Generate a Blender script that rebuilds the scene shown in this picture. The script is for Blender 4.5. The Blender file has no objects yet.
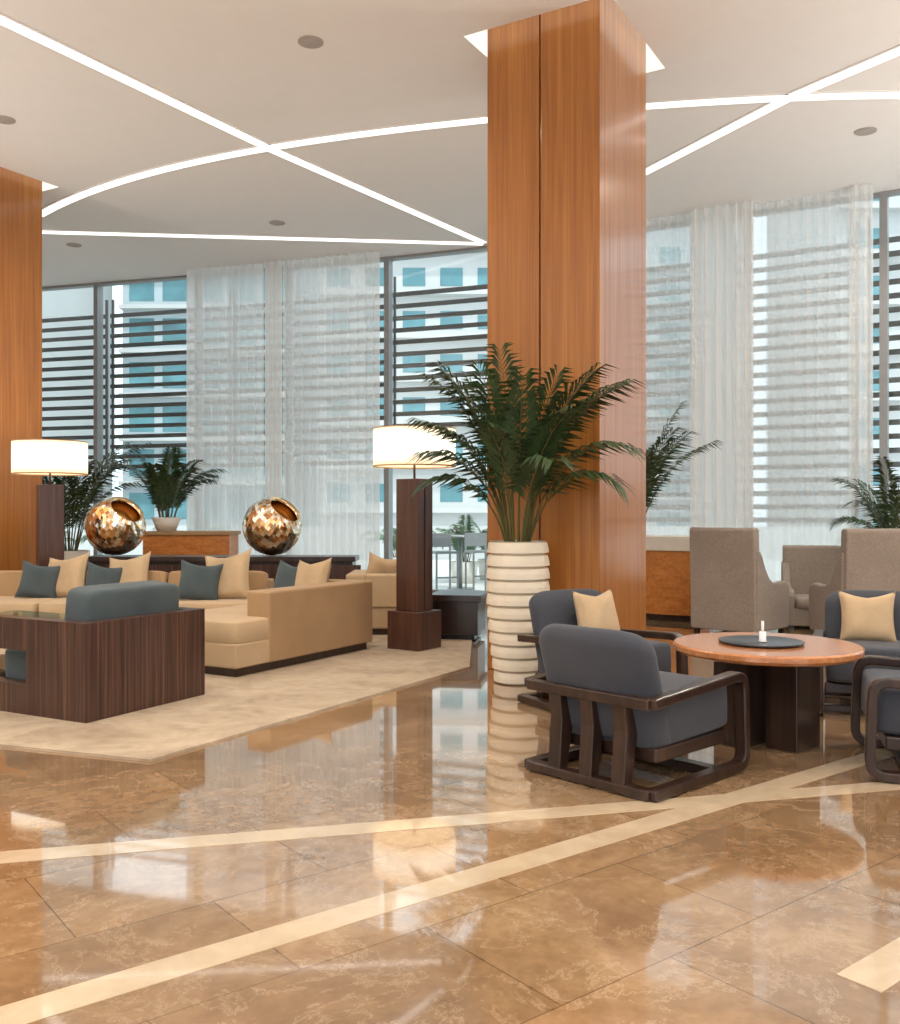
import bpy, bmesh, math, random
import numpy as np
from mathutils import Vector, Matrix, Euler
from math import sin, cos, pi, radians
random.seed(7)
scene = bpy.context.scene
COL = scene.collection
try:
    scene.view_settings.view_transform = 'Standard'
    scene.view_settings.look = 'None'
except Exception as e:
    print(e)

# ------------------------------------------------------------------ materials
def srgb(r, g, b):
    f = lambda c: (c/255/12.92) if c/255 <= .04045 else ((c/255+.055)/1.055)**2.4
    return (f(r), f(g), f(b), 1)

def newmat(name):
    m = bpy.data.materials.new(name); m.use_nodes = True
    nt = m.node_tree
    return m, nt, nt.nodes['Principled BSDF'], nt.nodes['Material Output']

def mapping(nt, scale=(1,1,1), rot=(0,0,0), coord='Object'):
    tc = nt.nodes.new('ShaderNodeTexCoord'); mp = nt.nodes.new('ShaderNodeMapping')
    mp.inputs['Scale'].default_value = scale; mp.inputs['Rotation'].default_value = rot
    nt.links.new(tc.outputs[coord], mp.inputs['Vector'])
    return mp.outputs['Vector']

def noise(nt, vec, scale, detail=4, rough=.55, dist=0):
    n = nt.nodes.new('ShaderNodeTexNoise')
    n.inputs['Scale'].default_value = scale; n.inputs['Detail'].default_value = detail
    n.inputs['Roughness'].default_value = rough; n.inputs['Distortion'].default_value = dist
    nt.links.new(vec, n.inputs['Vector']); return n.outputs['Fac']

def ramp(nt, fac, stops):
    r = nt.nodes.new('ShaderNodeValToRGB')
    el = r.color_ramp.elements
    while len(el) < len(stops): el.new(.5)
    for e, (p, c) in zip(el, stops): e.position = p; e.color = c
    nt.links.new(fac, r.inputs['Fac']); return r.outputs['Color']

def mixc(nt, fac, a, b, mode='MIX'):
    m = nt.nodes.new('ShaderNodeMix'); m.data_type = 'RGBA'; m.blend_type = mode
    if isinstance(fac, float): m.inputs[0].default_value = fac
    else: nt.links.new(fac, m.inputs[0])
    for s, i in ((a, 6), (b, 7)):
        if isinstance(s, tuple): m.inputs[i].default_value = s
        else: nt.links.new(s, m.inputs[i])
    return m.outputs[2]

def bump(nt, bs, h, strength=.2, dist=.01):
    b = nt.nodes.new('ShaderNodeBump'); b.inputs['Strength'].default_value = strength
    b.inputs['Distance'].default_value = dist
    nt.links.new(h, b.inputs['Height']); nt.links.new(b.outputs['Normal'], bs.inputs['Normal'])

def plain(name, c, rough=.5, metal=0., var=.12, nscale=6, bmp=0):
    m, nt, bs, out = newmat(name)
    v = mapping(nt)
    n = noise(nt, v, nscale)
    d = tuple(x*(1-var) for x in c[:3])+(1,); l = tuple(min(1, x*(1+var)) for x in c[:3])+(1,)
    nt.links.new(ramp(nt, n, [(.3, d), (.7, l)]), bs.inputs['Base Color'])
    bs.inputs['Roughness'].default_value = rough; bs.inputs['Metallic'].default_value = metal
    if bmp: bump(nt, bs, noise(nt, v, 350, 2), bmp, .004)
    return m

def fabric(name, c, var=.15, tscale=220, tdark=.72):
    m, nt, bs, out = newmat(name)
    v = mapping(nt)
    n = noise(nt, v, 3, 3); n2 = noise(nt, v, tscale, 2)
    d = tuple(x*(1-var) for x in c[:3])+(1,); l = tuple(min(1, x*(1+var)) for x in c[:3])+(1,)
    c1 = ramp(nt, n, [(.3, d), (.7, l)])
    c2 = ramp(nt, n2, [(.3, (tdark,tdark,tdark,1)), (.7, (1,1,1,1))])
    nt.links.new(mixc(nt, .6, c1, c2, 'MULTIPLY'), bs.inputs['Base Color'])
    bs.inputs['Roughness'].default_value = .9
    bs.inputs['Sheen Weight'].default_value = .12
    bump(nt, bs, n2, .35, .003)
    return m

def wood(name, dark, mid, light, rough=.35, scale=(14,14,.55), coat=0.):
    m, nt, bs, out = newmat(name)
    v = mapping(nt, scale)
    n = noise(nt, v, 1.6, 6, .62, .6)
    v2 = mapping(nt, tuple(s*6 for s in scale[:2])+(scale[2]*2,))
    n2 = noise(nt, v2, 1.5, 3)
    c1 = ramp(nt, n, [(.28, dark), (.5, mid), (.74, light)])
    c2 = ramp(nt, n2, [(.3, (.74,.70,.66,1)), (.65, (1,1,1,1))])
    nt.links.new(mixc(nt, .8, c1, c2, 'MULTIPLY'), bs.inputs['Base Color'])
    bs.inputs['Roughness'].default_value = rough
    bs.inputs['Coat Weight'].default_value = coat; bs.inputs['Coat Roughness'].default_value = .15
    return m

M = {}
M['ceil'] = plain('ceiling_paint', srgb(238,236,235), .8, var=.01)
M['wall'] = plain('wall_paint', srgb(228,220,210), .8, var=.02)
M['colwood'] = wood('column_wood', srgb(152,92,38), srgb(174,110,48), srgb(190,128,62), .28, (11,11,.3), .35)
M['groove'] = plain('groove_dark', srgb(70,38,18), .5)
M['walnut'] = wood('walnut_dark', srgb(34,23,18), srgb(50,33,26), srgb(70,48,38), .3, (10,10,.8), .2)
M['zebra'] = wood('zebrano_dark', srgb(36,22,18), srgb(70,44,36), srgb(124,88,68), .35, (30,30,.4), .1)
M['tablewood'] = wood('table_top_wood', srgb(172,108,66), srgb(190,126,80), srgb(206,146,98), .2, (2,14,14), .4)
M['lampwood'] = wood('lamp_wood', srgb(60,36,28), srgb(82,52,40), srgb(104,70,54), .3, (12,12,.5), .2)
M['counterwood'] = wood('counter_wood', srgb(178,102,42), srgb(206,130,60), srgb(222,148,78), .35, (3,9,9))
M['navy'] = fabric('navy_fabric', srgb(62,65,74))
M['teal'] = fabric('teal_fabric', srgb(74,86,90))
M['beige'] = fabric('beige_fabric', srgb(202,174,138), .06)
M['tan'] = fabric('tan_fabric', srgb(180,146,106), .06)
M['cream'] = fabric('cream_pillow_fabric', srgb(200,172,136), .14)
M['grey'] = fabric('grey_fabric', srgb(164,150,138), .06, 70, .55)
M['stone'] = plain('white_stone', srgb(230,222,210), .35, var=.04)
M['pot'] = plain('planter_ceramic', srgb(230,218,198), .55, var=.04)
M['soil'] = plain('soil', srgb(50,36,26), .95, bmp=.5)
M['leaf'] = plain('palm_leaf', srgb(52,72,38), .45, var=.4, nscale=4)
M['leaf2'] = plain('palm_leaf_outdoor', srgb(80,110,80), .5, var=.3, nscale=4)
M['stem'] = plain('palm_stem', srgb(96,92,50), .6)
M['metal'] = plain('window_metal', srgb(150,150,150), .4, .3, var=.03)
M['louver'] = plain('louver_dark', srgb(80,76,76), .6, .0, var=.05)
M['black'] = plain('black_tray', srgb(28,30,36), .25)
M['steel'] = plain('steel', srgb(190,185,180), .25, 1)
M['copper'] = plain('ball_gold', srgb(240,200,150), .18, 1)
M['bsil'] = plain('ball_silver', srgb(255,246,232), .14, 1)
M['bbrn'] = plain('ball_bronze', srgb(190,138,92), .2, 1)
M['plast'] = plain('white_metal', srgb(225,225,225), .4)
M['bldg'] = plain('building_white', srgb(194,194,192), .8, var=.03, nscale=.3)
M['bldg2'] = plain('building_grey', srgb(176,186,190), .8, var=.04, nscale=.3)
M['bglass'] = plain('building_glass', srgb(92,140,148), .25, .0, var=.3, nscale=.4)
M['terr'] = plain('terrace_paving', srgb(205,203,198), .8, var=.05, nscale=1)
M['dlight'] = plain('downlight_grey', srgb(172,164,158), .6)
def emit(name, c, s):
    m, nt, bs, out = newmat(name)
    nt.nodes.remove(bs)
    e = nt.nodes.new('ShaderNodeEmission'); e.inputs['Color'].default_value = c; e.inputs['Strength'].default_value = s
    nt.links.new(e.outputs[0], out.inputs['Surface']); return m
M['shade'] = emit('lamp_shade_glow', (1, .90, .70, 1), 1.9)
# warmer toward the shade's rims (fabric drum, bulb falloff painted into the emission colour)
nt = M['shade'].node_tree; em = nt.nodes['Emission']
tc = nt.nodes.new('ShaderNodeTexCoord'); sx = nt.nodes.new('ShaderNodeSeparateXYZ'); nt.links.new(tc.outputs['Object'], sx.inputs[0])
mr = nt.nodes.new('ShaderNodeMapRange'); mr.inputs[1].default_value = 1.79; mr.inputs[2].default_value = 2.15
nt.links.new(sx.outputs['Z'], mr.inputs[0])
nt.links.new(ramp(nt, mr.outputs[0], [(0, (.85,.60,.34,1)), (.25, (1,.86,.66,1)), (.6, (1,.92,.78,1))]), em.inputs['Color'])
r_ = [n for n in nt.nodes if n.type == 'VALTORGB'][0]; e4 = r_.color_ramp.elements.new(1.0); e4.color = (.88,.66,.42,1)
M['shadetop'] = emit('lamp_top_glow', (1, .90, .76, 1), 7)
M['strip'] = emit('ceiling_strip_glow', (1, .96, .89, 1), 2.0)
M['cove'] = emit('cove_glow', (1, .94, .82, 1), 1.2)
M['candle'] = plain('candle_glass', srgb(225,225,230), .1)

# marble floor
m, nt, bs, out = newmat('marble_floor'); M['floor'] = m
v = mapping(nt, (1,1,1), (0,0,radians(-38)))
bt = nt.nodes.new('ShaderNodeTexBrick'); nt.links.new(v, bt.inputs['Vector'])
bt.inputs['Scale'].default_value = 1; bt.inputs['Brick Width'].default_value = .92
bt.inputs['Row Height'].default_value = .62; bt.inputs['Mortar Size'].default_value = .0032
bt.inputs['Mortar Smooth'].default_value = .3
bt.inputs['Color1'].default_value = (.76,.74,.72,1); bt.inputs['Color2'].default_value = (1.0,1.0,1.0,1)
bt.inputs['Mortar'].default_value = (.5,.45,.39,1); bt.offset = .5
n1 = noise(nt, v, 1.7, 9, .68, .35); n2 = noise(nt, v, 2.6, 12, .72, .5); n3 = noise(nt, v, 14, 6, .7, .2)
c1 = ramp(nt, n1, [(.3, srgb(136,106,76)), (.5, srgb(164,132,98)), (.7, srgb(186,156,120))])
vein = ramp(nt, n2, [(.488, (0,0,0,1)), (.5, (.5,.5,.5,1)), (.512, (0,0,0,1))])
cc = mixc(nt, vein, c1, srgb(214,190,160))
sp = ramp(nt, n3, [(.35, (.80,.77,.74,1)), (.6, (1,1,1,1))])
cc = mixc(nt, .9, cc, sp, 'MULTIPLY')
nt.links.new(mixc(nt, 1., cc, bt.outputs['Color'], 'MULTIPLY'), bs.inputs['Base Color'])
bs.inputs['Roughness'].default_value = .07; bs.inputs['IOR'].default_value = 1.6
bs.inputs['Coat Weight'].default_value = .8; bs.inputs['Coat Roughness'].default_value = .03
# cream marble
m, nt, bs, out = newmat('cream_marble'); M['strip_floor'] = m
v = mapping(nt); n1 = noise(nt, v, 5, 8, .6, .5)
nt.links.new(ramp(nt, n1, [(.3, srgb(186,164,136)), (.7, srgb(208,188,160))]), bs.inputs['Base Color'])
bs.inputs['Roughness'].default_value = .08; bs.inputs['Coat Weight'].default_value = .6
# rug
m, nt, bs, out = newmat('rug_pile'); M['rug'] = m
v = mapping(nt); n1 = noise(nt, v, 1.6, 9, .75, .6); n2 = noise(nt, v, 120, 3)
vo = nt.nodes.new('ShaderNodeTexVoronoi'); vo.inputs['Scale'].default_value = 7; nt.links.new(v, vo.inputs['Vector'])
c = ramp(nt, n1, [(.35, srgb(164,144,122)), (.65, srgb(200,182,158))])
c = mixc(nt, .45, c, ramp(nt, vo.outputs['Distance'], [(.1, (.72,.70,.67,1)), (.45, (1,1,1,1))]), 'MULTIPLY')
nt.links.new(c, bs.inputs['Base Color']); bs.inputs['Roughness'].default_value = .95
bump(nt, bs, n2, .5, .01)
# sheer curtains
def sheer(name, transp, col):
    m, nt, bs, out = newmat(name); nt.nodes.remove(bs)
    d = nt.nodes.new('ShaderNodeBsdfDiffuse'); t = nt.nodes.new('ShaderNodeBsdfTranslucent'); tr = nt.nodes.new('ShaderNodeBsdfTransparent')
    d.inputs['Color'].default_value = col; t.inputs['Color'].default_value = col
    a = nt.nodes.new('ShaderNodeMixShader'); a.inputs[0].default_value = .62
    nt.links.new(d.outputs[0], a.inputs[1]); nt.links.new(t.outputs[0], a.inputs[2])
    b = nt.nodes.new('ShaderNodeMixShader'); b.inputs[0].default_value = transp
    nt.links.new(a.outputs[0], b.inputs[1]); nt.links.new(tr.outputs[0], b.inputs[2])
    nt.links.new(b.outputs[0], out.inputs['Surface']); return m
M['sheer'] = sheer('sheer_curtain', .23, (.95,.93,.91,1))
M['sheer2'] = sheer('sheer_curtain_light', .36, (.95,.93,.91,1))
M['sheerd'] = sheer('dense_curtain', .05, (.95,.93,.91,1))
def glassm(name, refl, tint):
    m, nt, bs, out = newmat(name); nt.nodes.remove(bs)
    g = nt.nodes.new('ShaderNodeBsdfGlossy'); g.inputs['Roughness'].default_value = .02
    tr = nt.nodes.new('ShaderNodeBsdfTransparent'); tr.inputs['Color'].default_value = tint
    b = nt.nodes.new('ShaderNodeMixShader'); b.inputs[0].default_value = refl
    nt.links.new(tr.outputs[0], b.inputs[1]); nt.links.new(g.outputs[0], b.inputs[2])
    nt.links.new(b.outputs[0], out.inputs['Surface']); return m
M['glass'] = glassm('window_glass', .04, (.93,.99,1.0,1))
M['tglass'] = glassm('table_glass', .25, (.8,.9,.88,1))

# ------------------------------------------------------------------ mesh helpers
def mk(name, verts, faces, mat, parent=None, smooth=False, mats=None, fm=None):
    me = bpy.data.meshes.new(name); me.from_pydata([tuple(v) for v in verts], [], faces)
    for x in (mats or [mat]): me.materials.append(M[x])
    if fm: me.polygons.foreach_set('material_index', fm)
    if smooth: me.polygons.foreach_set('use_smooth', [True]*len(faces))
    me.update()
    o = bpy.data.objects.new(name, me); COL.objects.link(o)
    if parent: o.parent = parent
    return o

def root(name, loc=(0,0,0), rz=0):
    e = bpy.data.objects.new(name, None); COL.objects.link(e)
    e.location = loc; e.rotation_euler = (0,0,radians(rz)); e.empty_display_size = .2
    return e

def bevel(o, w, seg=2):
    b = o.modifiers.new('bevel', 'BEVEL'); b.width = w; b.segments = seg; b.limit_method = 'ANGLE'
    return o

BF = [(0,3,2,1),(4,5,6,7),(0,1,5,4),(1,2,6,5),(2,3,7,6),(3,0,4,7)]
def box(name, x0, x1, y0, y1, z0, z1, mat, parent=None, bv=0, seg=2):
    vs = [(x0,y0,z0),(x1,y0,z0),(x1,y1,z0),(x0,y1,z0),(x0,y0,z1),(x1,y0,z1),(x1,y1,z1),(x0,y1,z1)]
    o = mk(name, vs, BF, mat, parent)
    if bv: bevel(o, bv, seg)
    return o

def prism(name, pts, z0, z1, mat, parent=None, bv=0):
    n = len(pts)
    vs = [(p[0],p[1],z0) for p in pts]+[(p[0],p[1],z1) for p in pts]
    fs = [tuple(range(n-1,-1,-1)), tuple(range(n,2*n))]+[(i,(i+1)%n,(i+1)%n+n,i+n) for i in range(n)]
    o = mk(name, vs, fs, mat, parent)
    if bv: bevel(o, bv)
    return o

def side_prism(name, pts, x0, x1, mat, parent=None, bv=0):
    n = len(pts)
    vs = [(x0,p[0],p[1]) for p in pts]+[(x1,p[0],p[1]) for p in pts]
    fs = [tuple(range(n-1,-1,-1)), tuple(range(n,2*n))]+[(i,(i+1)%n,(i+1)%n+n,i+n) for i in range(n)]
    o = mk(name, vs, fs, mat, parent)
    bm = bmesh.new(); bm.from_mesh(o.data); bmesh.ops.recalc_face_normals(bm, faces=bm.faces); bm.to_mesh(o.data); bm.free()
    if bv: bevel(o, bv, 3)
    return o

def lathe(name, prof, mat, parent=None, seg=48, loc=(0,0,0), smooth=True, caps=True):
    vs=[]; fs=[]
    for r,z in prof:
        for i in range(seg):
            a=2*pi*i/seg; vs.append((r*cos(a)+loc[0], r*sin(a)+loc[1], z+loc[2]))
    for j in range(len(prof)-1):
        for i in range(seg):
            k=(i+1)%seg; fs.append((j*seg+i, j*seg+k, (j+1)*seg+k, (j+1)*seg+i))
    if caps:
        fs.append(tuple(range(seg-1,-1,-1))); b=(len(prof)-1)*seg; fs.append(tuple(range(b,b+seg)))
    o = mk(name, vs, fs, mat, parent)
    if smooth:
        for p in o.data.polygons:
            if len(p.vertices)==4: p.use_smooth=True
    return o

def softbox(name, w, d, h, mat, parent=None, loc=(0,0,0), rot=(0,0,0), e=.22, n=28):
    vs=[]; fs=[]
    sp=lambda c: math.copysign(abs(c)**e, c)
    for j in range(n//2+1):
        ph=-pi/2+pi*j/(n//2)
        for i in range(n):
            th=2*pi*(i+.5)/n
            vs.append((w/2*sp(cos(ph))*sp(cos(th)), d/2*sp(cos(ph))*sp(sin(th)), h/2*sp(sin(ph))))
    for j in range(n//2):
        for i in range(n):
            k=(i+1)%n; fs.append((j*n+i,j*n+k,(j+1)*n+k,(j+1)*n+i))
    o=mk(name,vs,fs,mat,parent,True); o.location=loc; o.rotation_euler=rot
    return o

def pillow(name, s, t, mat, parent=None, loc=(0,0,0), rot=(0,0,0), n=16, h=None):
    h=h or s; vs=[]; fs=[]
    for side in (1,-1):
        for j in range(n+1):
            for i in range(n+1):
                u=2*i/n-1; w=2*j/n-1
                pin=1-.12*(1-u*u)*(abs(w)**3); pin2=1-.12*(1-w*w)*(abs(u)**3)
                sag=1-.22*max(0,w)**2*(1-abs(u))
                th=t/2*((1-u**4)*(1-w**4))**.6*(1+.10*sin(5*u+3*w+side))
                vs.append((s/2*u*pin2, side*th, h/2*(1+w*pin*sag)))
    N=(n+1)**2
    for j in range(n):
        for i in range(n):
            a=j*(n+1)+i
            fs.append((a,a+1,a+n+2,a+n+1)); fs.append((N+a,N+a+n+1,N+a+n+2,N+a+1))
    o=mk(name,vs,fs,mat,parent,True); o.location=loc; o.rotation_euler=rot
    return o

def rounded_path(pts, r, seg=6):
    out=[pts[0]]
    for i in range(1,len(pts)-1):
        p=Vector(pts[i]); a=(Vector(pts[i-1])-p).normalized(); b=(Vector(pts[i+1])-p).normalized()
        p0=p+a*r; p1=p+b*r
        for k in range(seg+1):
            t=k/seg; q=p0*(1-t)**2+p*2*t*(1-t)+p1*t*t; out.append((q.x,q.y))
    out.append(pts[-1]); return out

def ribbon_offsets(path, t):
    L=[];R=[]
    n=len(path)
    for i in range(n):
        a=Vector(path[max(0,i-1)]); b=Vector(path[min(n-1,i+1)]); d=(b-a).normalized(); nn=Vector((-d.y,d.x))
        p=Vector(path[i]); L.append(p+nn*t/2); R.append(p-nn*t/2)
    return L,R

def sweep_side(name, path, t, x0, x1, mat, parent):
    L,R=ribbon_offsets(path,t); n=len(path); vs=[];fs=[]
    for i in range(n):
        vs += [(x0,L[i].x,L[i].y),(x1,L[i].x,L[i].y),(x1,R[i].x,R[i].y),(x0,R[i].x,R[i].y)]
    for i in range(n-1):
        a=4*i;b=a+4
        for k in range(4):
            l=(k+1)%4; fs.append((a+k,a+l,b+l,b+k))
    fs.append((0,3,2,1)); b=4*(n-1); fs.append((b,b+1,b+2,b+3))
    o=mk(name,vs,fs,mat,parent)
    bevel(o,.008,2); return o

def cyl(name, r, z0, z1, mat, parent=None, loc=(0,0), seg=20):
    return lathe(name,[(r,z0),(r,z1)],mat,parent,seg,(loc[0],loc[1],0))

# ------------------------------------------------------------------ room shell
H=5.4
wx=[-9,-6.9,-4.4,-1.05,.5,2.76,5.66,8]; wy=[17.7,17.0,16.1,15.3,14.7,13.35,11.9,10.4]
cf=np.polyfit(wx,wy,3)
def W(x): return float(np.polyval(cf,x))
def Wn(x):
    d=(W(x+.01)-W(x-.01))/.02; n=Vector((-d,1)).normalized(); return n
def Woff(x,o):
    n=Wn(x); return (x+n.x*o, W(x)+n.y*o)
XL,XR,YB=-9.5,9.0,-5.0
edge=[(XL+(XR-XL)*i/60) for i in range(61)]
front=[(x,W(x)) for x in edge]

floorpts=[(XL,YB),(XR,YB)]+front[::-1]
prism('floor',floorpts,-.12,0,'floor')
def strip(name,a,b,w,ext0=0,ext1=0):
    a=Vector(a);b=Vector(b);d=(b-a).normalized();a=a-d*ext0;b=b+d*ext1;n=Vector((-d.y,d.x))*w/2
    return [tuple(a-n),tuple(b-n),tuple(b+n),tuple(a+n)]
for i,(a,b,e0,e1) in enumerate([((-1.13,2.58),(2.21,5.15),3,3.2),((-1.76,3.71),(2.11,4.67),5,5)]):
    prism('trim_%d'%(i+1),strip('',a,b,.135,e0,e1),0.0,.0015+.0004*i,'strip_floor')
prism('trim_3',strip('',(1.17,2.72),(2.6,3.87),.135),0.0,.002,'strip_floor')

ROT=-30
th=radians(ROT)
def rect(c,hx,hy):
    R=Matrix.Rotation(th,2); return [tuple(Vector(c)+R@Vector(p)) for p in ((-hx,-hy),(hx,-hy),(hx,hy),(-hx,hy))]
COLS=[(1.04,8.38),(-5.80,11.55)]
CW,CD=.52,.58
G=.135
bm=bmesh.new()
def loop(pts,z):
    vs=[bm.verts.new((p[0],p[1],z)) for p in pts]
    for i in range(len(vs)): bm.edges.new((vs[i],vs[(i+1)%len(vs)]))
loop(floorpts,H)
for c in COLS: loop(rect(c,CW+G,CD+G),H)
bmesh.ops.triangle_fill(bm,use_beauty=True,edges=bm.edges[:],normal=(0,0,-1))
for f in bm.faces:
    if f.normal.z>0: f.normal_flip()
me=bpy.data.meshes.new('ceiling'); bm.to_mesh(me); bm.free(); me.materials.append(M['ceil'])
ce=bpy.data.objects.new('ceiling',me); COL.objects.link(ce)
prism('roof_slab',floorpts,H+.5,H+.7,'wall')
for i,c in enumerate(COLS):
    p=rect(c,CW+G,CD+G)
    vs=[(a[0],a[1],H) for a in p]+[(a[0],a[1],H+.5) for a in p]
    fs=[(k,(k+1)%4,(k+1)%4+4,k+4) for k in range(4)]
    mk('cove_light' ,vs,fs,'cove')
    e=root('wood_clad_column',(c[0],c[1],0),ROT)
    box('core',-CW+.12,CW-.12,-CD+.12,CD-.12,0,H+.5,'groove',e)
    for s,nm in ((-1,'front'),(1,'back')):
        y0,y1=(-CD,-CD+.12) if s<0 else (CD-.12,CD)
        box('panel_%s_a'%nm,-CW,-.03,y0+(.04 if s<0 else 0),y1+(.01 if s<0 else -.04),0,H+.5,'colwood',e,.006)
        box('panel_%s_b'%nm,.0,CW,y0,y1,0,H+.5,'colwood',e,.006)
    box('panel_side_a',-CW,-CW+.08,-CD+.13,CD-.12,0,H+.5,'colwood',e,.003)
    box('panel_side_b',CW-.08,CW,-CD+.12,CD-.12,0,H+.5,'colwood',e,.003)

box('wall_left',XL-.2,XL,YB,W(XL),0,H+.5,'wall')
box('wall_right',XR,XR+.2,YB,W(XR),0,H+.5,'wall')
e=root('wall_back')
box('pier_a',XL,XL+1.5,YB-.3,YB,0,H,'wall',e); box('pier_b',XR-1.5,XR,YB-.3,YB,0,H,'wall',e)
box('pier_c',-.8,.8,YB-.3,YB,0,H,'wall',e); box('header',XL,XR,YB-.3,YB,H-.4,H,'wall',e)
box('baseboard_left',XL,XL+.02,YB,W(XL)-.05,0,.12,'walnut'); box('baseboard_right',XR-.02,XR,YB,W(XR)-.05,0,.12,'walnut')

def ribbon(name,path,w,z,mat,parent=None,th_=.012):
    L,R=ribbon_offsets(path,w); n=len(path)
    vs=[(p.x,p.y,z) for p in L]+[(p.x,p.y,z) for p in R]
    fs=[(i,i+1,n+i+1,n+i) for i in range(n-1)]
    o=mk(name,vs,fs,mat,parent)
    s=o.modifiers.new('s','SOLIDIFY'); s.thickness=th_; s.offset=0
    return o
def bez(pts,n=40):
    xs=[p[0] for p in pts]; ys=[p[1] for p in pts]; c=np.polyfit(xs,ys,min(4,len(pts)-1))
    X=np.linspace(xs[0],xs[-1],n); return [(float(x),float(np.polyval(c,x))) for x in X]
slots=[[(-5.9,4.25),(-3.69,7.79),(-2.0,10.57),(.5,14.25)],
       bez([(-5.6,12.95),(-3.84,11.45),(-2,10.57),(-.74,10.1),(.36,9.79),(1.96,9.42),(3.22,9.27),(4.4,9.23),(6.4,9.4)]),
       [(1.2,13.4),(2.34,11.25),(3.3,9.27),(3.95,8.3),(6.1,5.0)],
       [(-7.5,13.55),(-5.88,13.7),(.5,14.3)]]
for i,p in enumerate(slots):
    fr=ribbon('linear_ceiling_light',p,.17,H-.004,'ceil')
    ribbon('diffuser',p,.12,H-.012-.001*i,'strip',fr)
DL=[(-1.2,8.18),(4.42,10.1),(-4.6,9.8),(-2.42,13.3),(-5.7,14.4),(2.0,5.0),(-1.8,4.2),(-4.0,5.5),(4.2,6),(1.2,2.0),(-1.8,1),(4,2),(-5,2),(4,-2),(0,-2),(-4,-2)]  # entries nearer than the visible ones are added out of view for ambient light
for p in DL:
    r=root('ceiling_downlight',(p[0],p[1],H))
    lathe('ring',[(.11,-.008),(.11,0)],'dlight',r,32); lathe('lens',[(.075,-.012),(.075,-.008)],'dlight',r,24)

# ------------------------------------------------------------------ window wall
def wallbox(name,x0,x1,o0,o1,z0,z1,mat,parent,n=None):
    n=n or max(1,int(abs(x1-x0)/.4)); vs=[];fs=[]
    for i in range(n+1):
        x=x0+(x1-x0)*i/n; a=Woff(x,o0); b=Woff(x,o1)
        vs+=[(a[0],a[1],z0),(b[0],b[1],z0),(b[0],b[1],z1),(a[0],a[1],z1)]
    for i in range(n):
        a=4*i;b=a+4
        for k in range(4):
            l=(k+1)%4; fs.append((a+k,b+k,b+l,a+l))
    fs.append((0,1,2,3)); b=4*n; fs.append((b+3,b+2,b+1,b))
    return mk(name,vs,fs,mat,parent)
mull=[XL,-7.9,-6.28,-4.35,-2.7,-1.03,.75,2.5,4.0,5.46,7.2,XR]
for i in range(len(mull)-1):
    a,b=mull[i],mull[i+1]
    e=root('window_%d'%(i+1))
    wallbox('mullion_left',a,a+.08,-.06,.1,0,H,'metal',e,1)
    wallbox('sill',a+.08,b,-.05,.1,0,.14,'metal',e)
    wallbox('head',a+.08,b,-.05,.1,H-.04,H,'metal',e)
    wallbox('pane',a+.08,b,.0,.01,.14,H-.04,'glass',e)
for (a,b) in [(-9.2,-6.62),(-6.52,-4.15),(-4.1,-1.35),(-1.22,1.6),(1.7,3.7),(3.75,5.15),(5.25,8.4)]:
    z0,z1=(2.15,4.95)
    if a>1.6: z0=1.2
    if -1.3<a<0: z0=2.75
    e=root('louver_screen'); n=int((z1-z0)/.185)
    for k in range(n+1):
        z=z0+(z1-z0)*k/n
        wallbox('slat_%d'%k,a,b,.75,.78,z,z+.072,'louver',e)
    for x in (a,b-.03): wallbox('post',x,x+.03,.79,.84,z0,H-.1,'louver',e,1)
def curtain(name,x0,x1,mat,amp=.05,per=.13,off=-.38,seed=0):
    n=int((x1-x0)/.008); vs=[];fs=[]
    ph=0; prof=[]
    for i in range(n+1):
        x=x0+(x1-x0)*i/n; ph+=2*pi*.008/per*(1+.12*sin(x*7+seed))
        prof.append((x,amp*sin(ph)*(.85+.15*sin(x*11))))
    zs=[.02,H-.01]
    for j,z in enumerate(zs):
        for x,a in prof:
            p=Woff(x,off+a); vs.append((p[0],p[1],z))
    m_=n+1
    for j in range(len(zs)-1):
        for i in range(n): fs.append((j*m_+i,j*m_+i+1,(j+1)*m_+i+1,(j+1)*m_+i))
    return mk(name,vs,fs,mat,None,True)
curtain('sheer_curtain',-4.3,-2.88,'sheer',seed=1)
curtain('sheer_curtain',-2.58,-.98,'sheer',seed=2)
curtain('sheer_curtain',-2.88,-2.58,'sheerd',.05,.08,-.42,seed=8)
curtain('sheer_curtain',1.9,3.5,'sheer2',seed=3)
curtain('sheer_curtain',3.45,4.2,'sheerd',.06,.11,-.52,seed=4)
curtain('sheer_curtain',4.12,5.25,'sheer2',seed=5)
curtain('sheer_curtain',5.2,5.45,'sheer',.05,.09,-.50,seed=6)
curtain('sheer_curtain',6.9,8.5,'sheer',seed=7)

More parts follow.
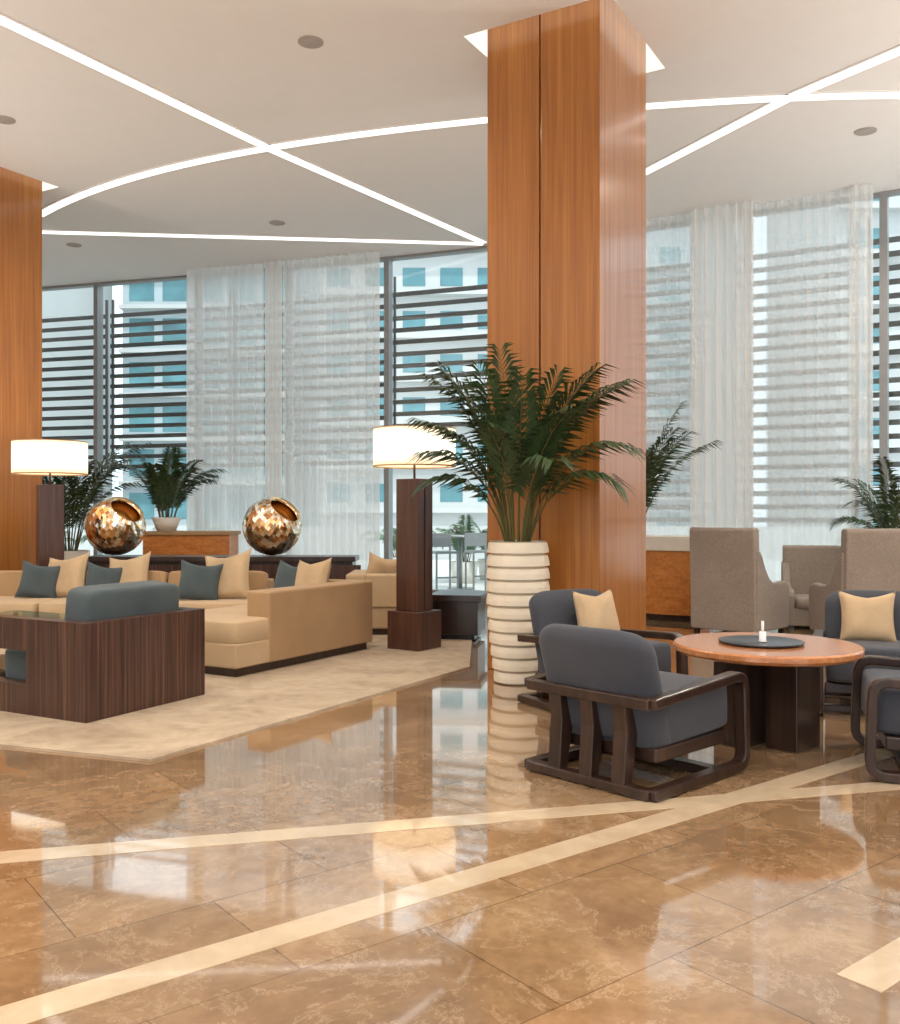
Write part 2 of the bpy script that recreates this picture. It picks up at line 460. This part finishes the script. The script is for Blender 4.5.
# ------------------------------------------------------------------ outside
box('terrace',-60,60,8,30,-.4,-.14,'terr')
box('terrace_parapet',-60,60,29.6,30,-.14,.9,'bldg')
def building(x0,x1,y,zb,zt,fl,bay,mat,seed=0,dep=14,wf=.6,hf=.42):
    e=root('apartment_building')
    box('mass',x0,x1,y,y+dep,zb,zt,mat,e)
    vs=[];fs=[];bv=[];bf=[]
    z=zb+fl*.35
    while z+fl*.55<zt:
        x=x0+bay*.2
        while x+bay*.7<=x1:
            k=len(vs); vs+=[(x,y-.03,z),(x+bay*wf,y-.03,z),(x+bay*wf,y-.03,z+fl*hf),(x,y-.03,z+fl*hf)]; fs.append((k,k+1,k+2,k+3))
            x+=bay
        k=len(bv)
        for p in [(x0,y-.9,z-.75),(x1,y-.9,z-.75),(x1,y,z-.75),(x0,y,z-.75),(x0,y-.9,z-.45),(x1,y-.9,z-.45),(x1,y,z-.45),(x0,y,z-.45)]: bv.append(p)
        bf+=[tuple(i+k for i in f) for f in BF]
        z+=fl
    mk('windows',vs,fs,'bglass',e); mk('balcony_bands',bv,bf,'bldg',e)
building(-44,-27,62,-14,30,3.1,3.6,'bldg')
building(-25.5,-12,74,-14,24,3.4,2.6,'bldg2',wf=.75,hf=.6)
building(-9,9,66,-14,22,3.0,2.6,'bldg')
building(11,24,80,-14,27,3.2,3.0,'bldg2')
building(26,50,64,-14,40,3.2,4.0,'bldg')
box('city_ground',-200,200,30,300,-15,-14.2,'terr')

w=bpy.data.worlds.new('World'); scene.world=w; w.use_nodes=True
bg=w.node_tree.nodes['Background']; bg.inputs['Color'].default_value=(.87,.94,1.0,1); bg.inputs['Strength'].default_value=2.0
sun=bpy.data.lights.new('sun','SUN'); sun.energy=2.6; sun.angle=radians(3); sun.color=(1,.96,.9)
so=bpy.data.objects.new('sun',sun); COL.objects.link(so); so.rotation_euler=(radians(32),0,radians(25))

def spot(x,y,e,ang=120,c=(1,.90,.77)):
    l=bpy.data.lights.new('downlight_lamp','SPOT'); l.energy=e; l.spot_size=radians(ang); l.spot_blend=.8; l.shadow_soft_size=.12; l.color=c
    o=bpy.data.objects.new('downlight_lamp',l); COL.objects.link(o); o.location=(x,y,H-.05)
for p in DL:
    if p[1]<12: spot(p[0],p[1],200,150)

# ------------------------------------------------------------------ rug
prism('area_rug',[(-3.4,5.75),(-1.62,5.13),(.17,8.22),(.25,10.6),(-4.6,11.0),(-8.3,11.0),(-8.6,7.6)],0,.014,'rug')

# ------------------------------------------------------------------ lounge armchairs
def lounge(loc,rz,withpillow=None,psize=.42):
    e=root('lounge_armchair',(loc[0],loc[1],0),rz)
    hw=.38
    for s,nm in ((-1,'left'),(1,'right')):
        path=rounded_path([(-.41,.455),(.40,.505),(.42,.03),(-.41,.03)],.085)
        sweep_side('arm_loop_'+nm,path,.05,s*hw-.035,s*hw+.035,'walnut',e)
    box('back_rail',-hw,hw,-.43,-.38,.425,.48,'walnut',e,.008)
    box('base_rail_back',-hw,hw,-.43,-.36,.006,.055,'walnut',e,.008)
    box('base_rail_front',-hw,hw,.16,.24,.006,.05,'walnut',e,.008)
    for k,x in enumerate((-.24,-.04,.16)):
        side_prism('slat_%d'%k,[(-.425,.01),(-.36,.01),(-.31,.30),(-.375,.47),(-.42,.47),(-.40,.30)],x-.04+.04,x+.04+.04,'walnut',e,.006)
    box('seat_frame',-.34,.34,-.30,.34,.15,.22,'walnut',e,.01)
    softbox('seat_cushion',.67,.72,.25,'navy',e,(0,.04,.335),(radians(2),0,0),.2)
    nx,nz=22,14; vs=[];fs=[]
    for sgn in (0,1):
        for j in range(nz+1):
            t=j/nz
            for i in range(nx+1):
                u=2*i/nx-1
                wtop=.345 if t<.85 else .345-.035*((t-.85)/.15)**2.5
                x=u*wtop
                y=-.23-.16*t - .02*(1-u*u) + (.03*u*u)
                thk=.15*(1-.7*max(0,(t-.86)/.14)**2)*(1-.45*abs(u)**8)
                zz=.22+.565*t-(.035*abs(u)**6*(t**3))
                vs.append((x,y+(thk/2 if sgn else -thk/2),zz))
    Nn=(nx+1)*(nz+1)
    for j in range(nz):
        for i in range(nx):
            a=j*(nx+1)+i; fs.append((a,a+1,a+nx+2,a+nx+1)); fs.append((Nn+a,Nn+a+nx+1,Nn+a+nx+2,Nn+a+1))
    for i in range(nx):
        a=nz*(nx+1)+i; fs.append((a,a+1,Nn+a+1,Nn+a)); a=i; fs.append((a,Nn+a,Nn+a+1,a+1))
    for j in range(nz):
        a=j*(nx+1); b=a+nx+1; fs.append((a,b,Nn+b,Nn+a)); a+=nx;b+=nx; fs.append((a,Nn+a,Nn+b,b))
    o=mk('backrest',vs,fs,'navy',e,True)
    sb=o.modifiers.new('s','SUBSURF'); sb.levels=1; sb.render_levels=1
    if withpillow is not None:
        pillow('throw_pillow',psize,.15,'cream',e,(withpillow,-.10,.43),(radians(16),0,radians(4)))
    return e
lounge((.97,4.97),-47)
lounge((1.04,6.60),-150,-.10,.38)
lounge((2.93,6.50),158,.06,.38)
lounge((2.62,5.0),72)

e=root('round_table',(1.83,5.5,0))
lathe('top',[(.48,.53),(.51,.54),(.525,.555),(.525,.58),(.515,.59),(.0001,.59)],'tablewood',e,72,caps=True,smooth=False)
for k,(x,y) in enumerate(((.14,-.04),(-.13,.06))):
    b=box('pedestal_%d'%k,-.125,.125,-.1,.1,0,.54,'walnut',e,.006); b.location=(x,y,0); b.rotation_euler=(0,0,radians(40))
e=root('serving_tray',(1.80,5.5,.59))
lathe('dish',[(.19,0),(.235,.004),(.24,.016),(.232,.016),(.20,.008),(.0001,.008)],'black',e,48)
e=root('candle_holder',(1.81,5.5,.599))
lathe('cup',[(.022,.0),(.024,.005),(.02,.012),(.019,.06),(.017,.06),(.017,.014),(.0001,.014)],'candle',e,20)
lathe('candle',[(.008,.014),(.008,.12)],'plast',e,16)

# ------------------------------------------------------------------ wingback chairs
def wing(loc,rz,sz=1.):
    e=root('wingback_chair',(loc[0],loc[1],0),rz)
    e.scale=(1,1,sz)
    side_prism('back',[(-.40,.05),(-.28,.05),(-.28,.4),(-.30,1.15),(-.33,1.18),(-.42,1.18),(-.44,1.15),(-.41,.4)],-.385,.385,'grey',e,.02)
    prof=[(-.38,.05),(.38,.05),(.41,.48),(.38,.55),(.28,.58),(.14,.57),(.0,.58),(-.10,.64),(-.18,.74),(-.25,.86),(-.31,.93),(-.38,.94)]
    for s,nm in ((-1,'left'),(1,'right')):
        side_prism('wing_'+nm,prof,s*.36-.045,s*.36+.045,'grey',e,.025)
    box('seat_base',-.34,.34,-.30,.37,.05,.30,'grey',e,.015)
    softbox('seat_cushion',.62,.66,.17,'grey',e,(0,.07,.37),e=.25)
    for x in (-.34,.34):
        for y in (-.34,.32): box('foot',x-.025,x+.025,y-.025,y+.025,0,.06,'walnut',e)
wing((3.26,10.70),-44)
wing((4.38,10.1),4)
wing((4.36,11.2),165,.80)
wing((5.9,9.7),60)

def counter(loc,w,d,h,rz=0):
    e=root('service_counter',(loc[0],loc[1],0),rz)
    box('body',-w/2,w/2,-d/2,d/2,.08,h-.18,'counterwood',e,.005)
    box('top',-w/2-.03,w/2+.03,-d/2-.03,d/2+.03,h-.18,h,'stone',e,.008)
    box('plinth',-w/2+.04,w/2-.04,-d/2+.04,d/2-.04,0,.08,'walnut',e)
counter((2.72,12.0),1.0,.5,1.05,-30)
e=root('planter_box',(-3.78,13.9,0)); box('body',-.62,.62,-.3,.3,0,1.02,'counterwood',e,.005); box('rim',-.65,.65,-.33,.33,1.02,1.07,'tan',e,.005)

# ------------------------------------------------------------------ sofas
e=root('sectional_sofa',(-1.72,7.63,.014),-30)
box('plinth',-.96,-.04,.04,1.88,0,.07,'walnut',e)
box('base',-1.0,0,0,1.92,.07,.27,'beige',e,.015)
softbox('seat_cushion_near',.995,.98,.19,'beige',e,(-.5,.49,.355),e=.14)
softbox('seat_cushion_far',.76,.80,.19,'beige',e,(-.63,1.37,.355),e=.14)
box('back_side',-.25,.008,.40,1.925,.068,.665,'tan',e,.02,3)
box('back_end',-1.0,-.25,1.76,1.92,.27,.665,'tan',e,.02,3)
pillow('pillow_teal',.42,.16,'teal',e,(-.80,1.60,.44),(radians(-16),radians(6),radians(6)))
pillow('pillow_cream',.46,.16,'cream',e,(-.50,1.56,.44),(radians(-16),radians(-5),radians(-8)))

e=root('long_sofa',(-4.1,10.0,.014),0)
box('plinth',-2.1,2.1,-.55,.5,0,.07,'walnut',e)
box('base',-2.15,2.15,-.6,.55,.07,.27,'beige',e,.015)
for k in range(4): softbox('seat_cushion_%d'%k,1.06,.92,.18,'beige',e,(-1.605+1.07*k,-.15,.35),e=.14)
box('back',-2.15,2.15,.31,.555,.27,.60,'tan',e,.02,3)
for k in range(4): softbox('back_cushion_%d'%k,1.05,.2,.30,'tan',e,(-1.605+1.07*k,.24,.55),(radians(-8),0,0),e=.2)
def P(n,mat,wx_,wy_,s,rz,ry=0): pillow(n,s,.16,mat,e,(wx_+4.1,wy_-10.0,.42),(radians(-20),radians(ry),radians(rz)))
P('pillow_a','teal',-4.32,9.90,.42,12,8); P('pillow_b','cream',-4.05,9.98,.50,-14,-8)
P('pillow_c','teal',-3.66,9.93,.40,10,8); P('pillow_d','cream',-3.40,10.0,.50,-12,-8)
P('pillow_e','teal',-2.58,9.66,.44,10,7); P('pillow_f','cream',-2.30,9.78,.54,-12,-8)

e=root('club_chair_beige',(-.70,10.72,.014),0)
box('plinth',-.38,.38,-.38,.4,0,.07,'walnut',e)
box('base',-.42,.42,-.42,.44,.07,.30,'beige',e,.015)
box('arm_left',-.43,-.22,-.44,.44,.07,.66,'beige',e,.02,3); box('arm_right',.22,.43,-.44,.44,.07,.66,'beige',e,.02,3)
box('back',-.22,.22,-.44,-.24,.30,.66,'beige',e,.02,3)
softbox('seat_cushion',.44,.66,.16,'beige',e,(0,.1,.36),e=.2)
pillow('pillow_cream',.38,.15,'cream',e,(-.10,-.10,.50),(radians(12),radians(12),radians(10)))

e=root('wood_box_armchair',(-2.30,6.00,.014),-28)
box('back_panel',-.10,0,0,1.08,0,.63,'zebra',e,.005)
for nm,y0,y1 in (('near',0,.10),('far',.98,1.08)):
    n_=[(-.97,0),(-.10,0),(-.10,.63),(-.97,.63),(-.97,.42),(-.56,.42),(-.56,.20),(-.97,.20)]
    vs=[(p[0],y0,p[1]) for p in n_]+[(p[0],y1,p[1]) for p in n_]
    fs=[(0,1,2,5,6,7),(2,3,4,5),(13,12,11,10),(15,14,13,10,9,8)]+[(i,i+8,(i+1)%8+8,(i+1)%8) for i in range(8)]
    o=mk('arm_'+nm,vs,fs,'zebra',e)
    b_=bmesh.new(); b_.from_mesh(o.data); bmesh.ops.recalc_face_normals(b_,faces=b_.faces); b_.to_mesh(o.data); b_.free()
box('base',-.95,-.10,.10,.98,0,.18,'zebra',e)
softbox('seat_cushion',.84,.86,.22,'teal',e,(-.55,.54,.29),e=.16)
softbox('back_cushion',.24,.86,.40,'teal',e,(-.24,.54,.635),(0,radians(6),0),e=.24)

e=root('glass_coffee_table',(-3.55,7.75,.014),-28)
box('top',-.5,.5,-.4,.4,.46,.475,'tglass',e)
box('shelf',-.42,.42,-.32,.32,.10,.12,'walnut',e)
for x in (-.46,.46):
    for y in (-.36,.36): box('leg',x-.015,x+.015,y-.015,y+.015,0,.46,'steel',e)

e=root('dark_coffee_table',(.10,10.2,.014),-10)
box('body',-.24,.24,-.28,.28,.05,.40,'walnut',e,.005); box('top',-.28,.28,-.32,.32,.40,.47,'walnut',e,.005); box('plinth',-.20,.20,-.24,.24,0,.05,'black',e)

e=root('console_table',(-2.74,11.5,0))
box('top',-1.62,1.62,-.25,.25,.76,.82,'walnut',e,.005)
box('body',-1.58,1.58,-.2,.22,.06,.76,'walnut',e)
for x in (-1.3,-.45,.45,1.3): box('panel',x-.38,x+.38,-.215,-.2,.1,.72,'zebra',e)
box('plinth',-1.5,1.5,-.16,.18,0,.06,'black',e)
def ball(loc,R=.355,ry=40):
    e=root('mosaic_ball_sculpture',loc)
    nu,nv=44,24; vs=[];fs=[];fm=[]
    v0=5
    for j in range(v0,nv+1):
        ph=pi*j/nv
        for i in range(nu):
            a=2*pi*i/nu; vs.append((R*sin(ph)*cos(a),R*sin(ph)*sin(a),R*cos(ph)))
    rows=nv-v0
    for j in range(rows):
        for i in range(nu):
            k=(i+1)%nu; fs.append((j*nu+i,(j+1)*nu+i,(j+1)*nu+k,j*nu+k)); fm.append(random.choice([0,0,1,1,1,2]))
    rot=(radians(20),radians(ry),0)
    s=.88
    vs2=[(x*s,y*s,z*s) for x,y,z in vs]; fs2=[f[::-1] for f in fs]
    o=mk('mosaic_shell',vs,fs,'copper',e,mats=['copper','bsil','bbrn'],fm=fm); o.rotation_euler=rot; o.location=(0,0,R)
    for vtx in o.data.vertices: vtx.co*= 1+random.uniform(-.016,.010)
    o=mk('inner_bowl',vs2,fs2,'copper',e,True); o.rotation_euler=rot; o.location=(0,0,R)
    ph=pi*v0/nv
    o=lathe('rim',[(R*sin(ph)*s,R*cos(ph)*s),(R*sin(ph),R*cos(ph)),(R*sin(ph)*.99,R*cos(ph)*1.03),(R*sin(ph)*s,R*cos(ph)*.95)],'copper',e,44,caps=False)
    o.rotation_euler=rot; o.location=(0,0,R)
ball((-4.05,11.5,.824)); ball((-2.15,11.5,.824))

def lamp(loc,rz,z=0):
    e=root('floor_lamp',(loc[0],loc[1],z),rz)
    box('base',-.19,.19,-.19,.19,0,.37,'lampwood',e,.006)
    box('post_a',-.135,.135,-.12,-.02,.37,1.66,'lampwood',e,.005)
    box('post_b',-.135,.135,.0,.12,.37,1.66,'lampwood',e,.005)
    box('post_core',-.12,.12,-.03,.01,.37,1.64,'walnut',e)
    cyl('stem',.012,1.66,2.12,'steel',e)
    R=.405
    lathe('shade',[(R,1.79),(R,2.15)],'shade',e,64,caps=False)
    lathe('diffuser_bottom',[(R-.01,1.80),(.0001,1.80)],'shade',e,64,caps=False)
    lathe('diffuser_top',[(R-.01,2.13),(.0001,2.13)],'shadetop',e,64,caps=False)
    lathe('rim_bottom',[(R+.003,1.778),(R+.003,1.792),(R-.004,1.792),(R-.004,1.778)],'tan',e,64,caps=False)
    lathe('rim_top',[(R+.003,2.145),(R+.003,2.157),(R-.004,2.157),(R-.004,2.145)],'tan',e,64,caps=False)
lamp((-.35,9.35),-35,.014)
lamp((-4.58,10.88),30)
for (x,y) in [(-5.5,-1.0),(0.9,-1.8),(6.6,1.0),(7.4,7.4),(-8.3,6.8)]:  # unseen torchieres, added to throw fill light up at the ceiling
    e=root('added_fill_torchiere',(x,y,0))
    cyl('foot',.18,0,.03,'metal',e); cyl('pole',.018,.03,1.95,'metal',e)
    lathe('bowl',[(.03,1.93),(.16,1.97),(.26,2.08),(.25,2.08),(.15,1.99),(.0001,1.96)],'metal',e,36,caps=False)
    l=bpy.data.lights.new('fill_uplight','SPOT'); l.energy=580; l.spot_size=radians(165); l.spot_blend=.6; l.shadow_soft_size=.15; l.color=(1,.95,.88)
    o=bpy.data.objects.new('added_fill_uplight',l); COL.objects.link(o); o.parent=e; o.location=(0,0,2.12); o.rotation_euler=(pi,0,0)

# ------------------------------------------------------------------ palms
def palm(name,loc,potf,n,L,leafmat='leaf',seed=0,z0=1.0,up=.9,leaf=.3,r0=.08,spec=None,t0=.26,droop=130):
    rr=random.Random(seed)
    e=root(name,loc)
    potf(e)
    vs=[];fs=[]; sv=[];sf=[]
    fr=spec or [(2*pi*k/n+rr.uniform(-.3,.3), L*rr.uniform(.75,1.1), rr.uniform(.25,1.0)) for k in range(n)]
    for az,ln,spread in fr:
        pts=[]; p=Vector((r0*cos(az),r0*sin(az),z0-.15)); N=22
        el=radians(88-14*spread); az2=az
        for k in range(N+1):
            pts.append(p.copy()); t=k/N
            e_=el-radians(droop*spread)*t**1.9
            p=p+Vector((cos(az2)*cos(e_),sin(az2)*cos(e_),sin(e_)))*(ln/N)
        b=len(sv)
        for k,q in enumerate(pts):
            r=.012*(1-.8*k/N)
            for i in range(4): sv.append((q.x+r*cos(i*pi/2),q.y+r*sin(i*pi/2),q.z))
        for k in range(N):
            for i in range(4):
                l=(i+1)%4; sf.append((b+4*k+i,b+4*k+l,b+4*k+4+l,b+4*k+4+i))
        NL=int(36*(1-t0)/.74)
        for k in range(NL):
            t=t0+(1-t0)*k/(NL-1); f=t*N; i=min(N-1,int(f)); q=pts[i].lerp(pts[i+1],f-i)
            d=(pts[i+1]-pts[i]).normalized(); side=d.cross(Vector((0,0,1)))
            if side.length<.1: side=Vector((-sin(az),cos(az),0))
            side.normalize(); nrm=side.cross(d).normalized()
            ll=leaf*(.45+.75*sin(pi*min(1,(t-.2)/.85))**.8)*rr.uniform(.8,1.1)
            for s in (-1,1):
                dr=(d*(.8+.5*t)+side*s*.9+nrm*.18+Vector((0,0,-.15))+Vector((rr.uniform(-.12,.12),rr.uniform(-.12,.12),rr.uniform(-.12,.12)))).normalized()
                wv=dr.cross(nrm).normalized()*.011*(ll/.3+.4)
                a0=q; a1=q+dr*ll*.45; a2=q+dr*ll+Vector((0,0,-ll*.4))
                c=len(vs)
                vs+= [tuple(a0),tuple(a1+wv),tuple(a1-wv),tuple(a2)]
                fs+= [(c,c+1,c+2),(c+1,c+3,c+2)]
    mk('fronds',vs,fs,leafmat,e); mk('stems',sv,sf,'stem',e)
    return e
def ribbed(e):
    prof=[(.0001,0),(.16,0)]
    nr=11; Hh=1.12
    for k in range(nr):
        za=Hh*k/nr
        for t,(dr) in ((.04,-.024),(.12,.014),(.5,.012),(.9,.002),(.98,-.024)):
            zz=za+Hh/nr*t; s=zz/Hh
            r=.175+.08*sin(pi*min(1,s*1.05)*.62)-.02*s
            prof.append((r+dr,zz))
    prof+=[(.225,Hh),(.20,Hh),(.20,Hh-.06)]
    o=lathe('pot',prof,'pot',e,56,caps=False,smooth=False)
    lathe('soil',[(.201,Hh-.06),(.0001,Hh-.05)],'soil',e,30,caps=False)
A=radians
spec=[(A(180),1.4,.54),(A(195),1.2,.66),(A(165),1.7,.40),(A(155),1.4,.54),(A(160),1.5,.2),(A(325),1.7,.54),(A(332),1.4,.76),(A(318),1.65,.40),
      (A(334),1.6,.48),(A(300),1.4,.5),(A(270),1.5,.3),(A(245),1.25,.5),(A(240),1.65,.12),(A(335),1.55,.32),(A(225),1.55,.22),(A(186),1.05,.8),(A(315),1.5,.2),(A(328),1.2,.92),(A(170),1.6,.3),
      (A(200),1.65,.34),(A(285),1.2,.75)]
palm('potted_palm',(.54,7.56,0),ribbed,0,0,'leaf',3,1.1,spec=spec,leaf=.33,r0=.06,t0=.42)
def bowl(h0,r=.2,h=.16):
    def f(e):
        lathe('pot',[(.0001,h0),(r*.6,h0),(r,h0+h),(r-.02,h0+h),(r*.55,h0+.03)],'stone',e,32,caps=False)
        lathe('soil',[(r*.9,h0+h-.02),(.0001,h0+h-.015)],'soil',e,24,caps=False)
    return f
palm('potted_palm',(-4.15,13.9,0),bowl(1.072,.22,.2),13,1.15,'leaf',5,1.27,leaf=.28,droop=90)
def tall(r,h):
    def f(e):
        lathe('pot',[(.0001,0),(r*.8,0),(r,h),(r-.03,h),(r-.03,h-.05)],'stone',e,32,caps=False)
        lathe('soil',[(r-.02,h-.05),(.0001,h-.045)],'soil',e,24,caps=False)
    return f
palm('potted_palm',(-5.45,13.6,0),tall(.28,.8),14,1.9,'leaf',6,.85,leaf=.34,droop=100)
palm('potted_palm',(1.98,10.9,0),tall(.26,.75),15,2.3,'leaf',9,.8,leaf=.34,t0=.4,droop=88)
palm('potted_palm',(5.15,10.95,0),tall(.26,.7),11,1.25,'leaf',12,.85,leaf=.25)
for k,(x,y) in enumerate([(.3,20),(.9,21),(1.5,19.5),(-1.2,22),(-7.5,21),(-6,22),(-9,21),(7.5,16)]):
    palm('outdoor_palm',(x,y,-.14),tall(.3,.45),10,1.15,'leaf2',20+k,.5,leaf=.3)
def stool(x,y):
    e=root('patio_bar_stool',(x,y,-.14),20)
    for a in (-.2,.2):
        for b in (-.2,.2): box('leg',a-.015,a+.015,b-.015,b+.015,0,.76 if b<0 else 1.1,'metal',e)
    box('seat',-.22,.22,-.22,.22,.74,.78,'metal',e); box('back',-.22,.22,.19,.22,.85,1.1,'metal',e)
    box('rung',-.2,.2,-.21,-.19,.3,.33,'metal',e)
stool(-.12,17.2); stool(.55,17.6)
e=root('patio_table',(.2,18.3,-.14)); cyl('post',.04,0,1.0,'metal',e); cyl('foot',.25,0,.03,'metal',e); cyl('top',.4,1.0,1.04,'metal',e,seg=32)

cd=bpy.data.cameras.new('camera'); cam=bpy.data.objects.new('camera',cd); COL.objects.link(cam)
cam.location=(0,0,1.35); cam.rotation_euler=(radians(90),0,0)
cd.sensor_fit='HORIZONTAL'; cd.sensor_width=36; cd.lens=38; cd.clip_end=500
scene.camera=cam
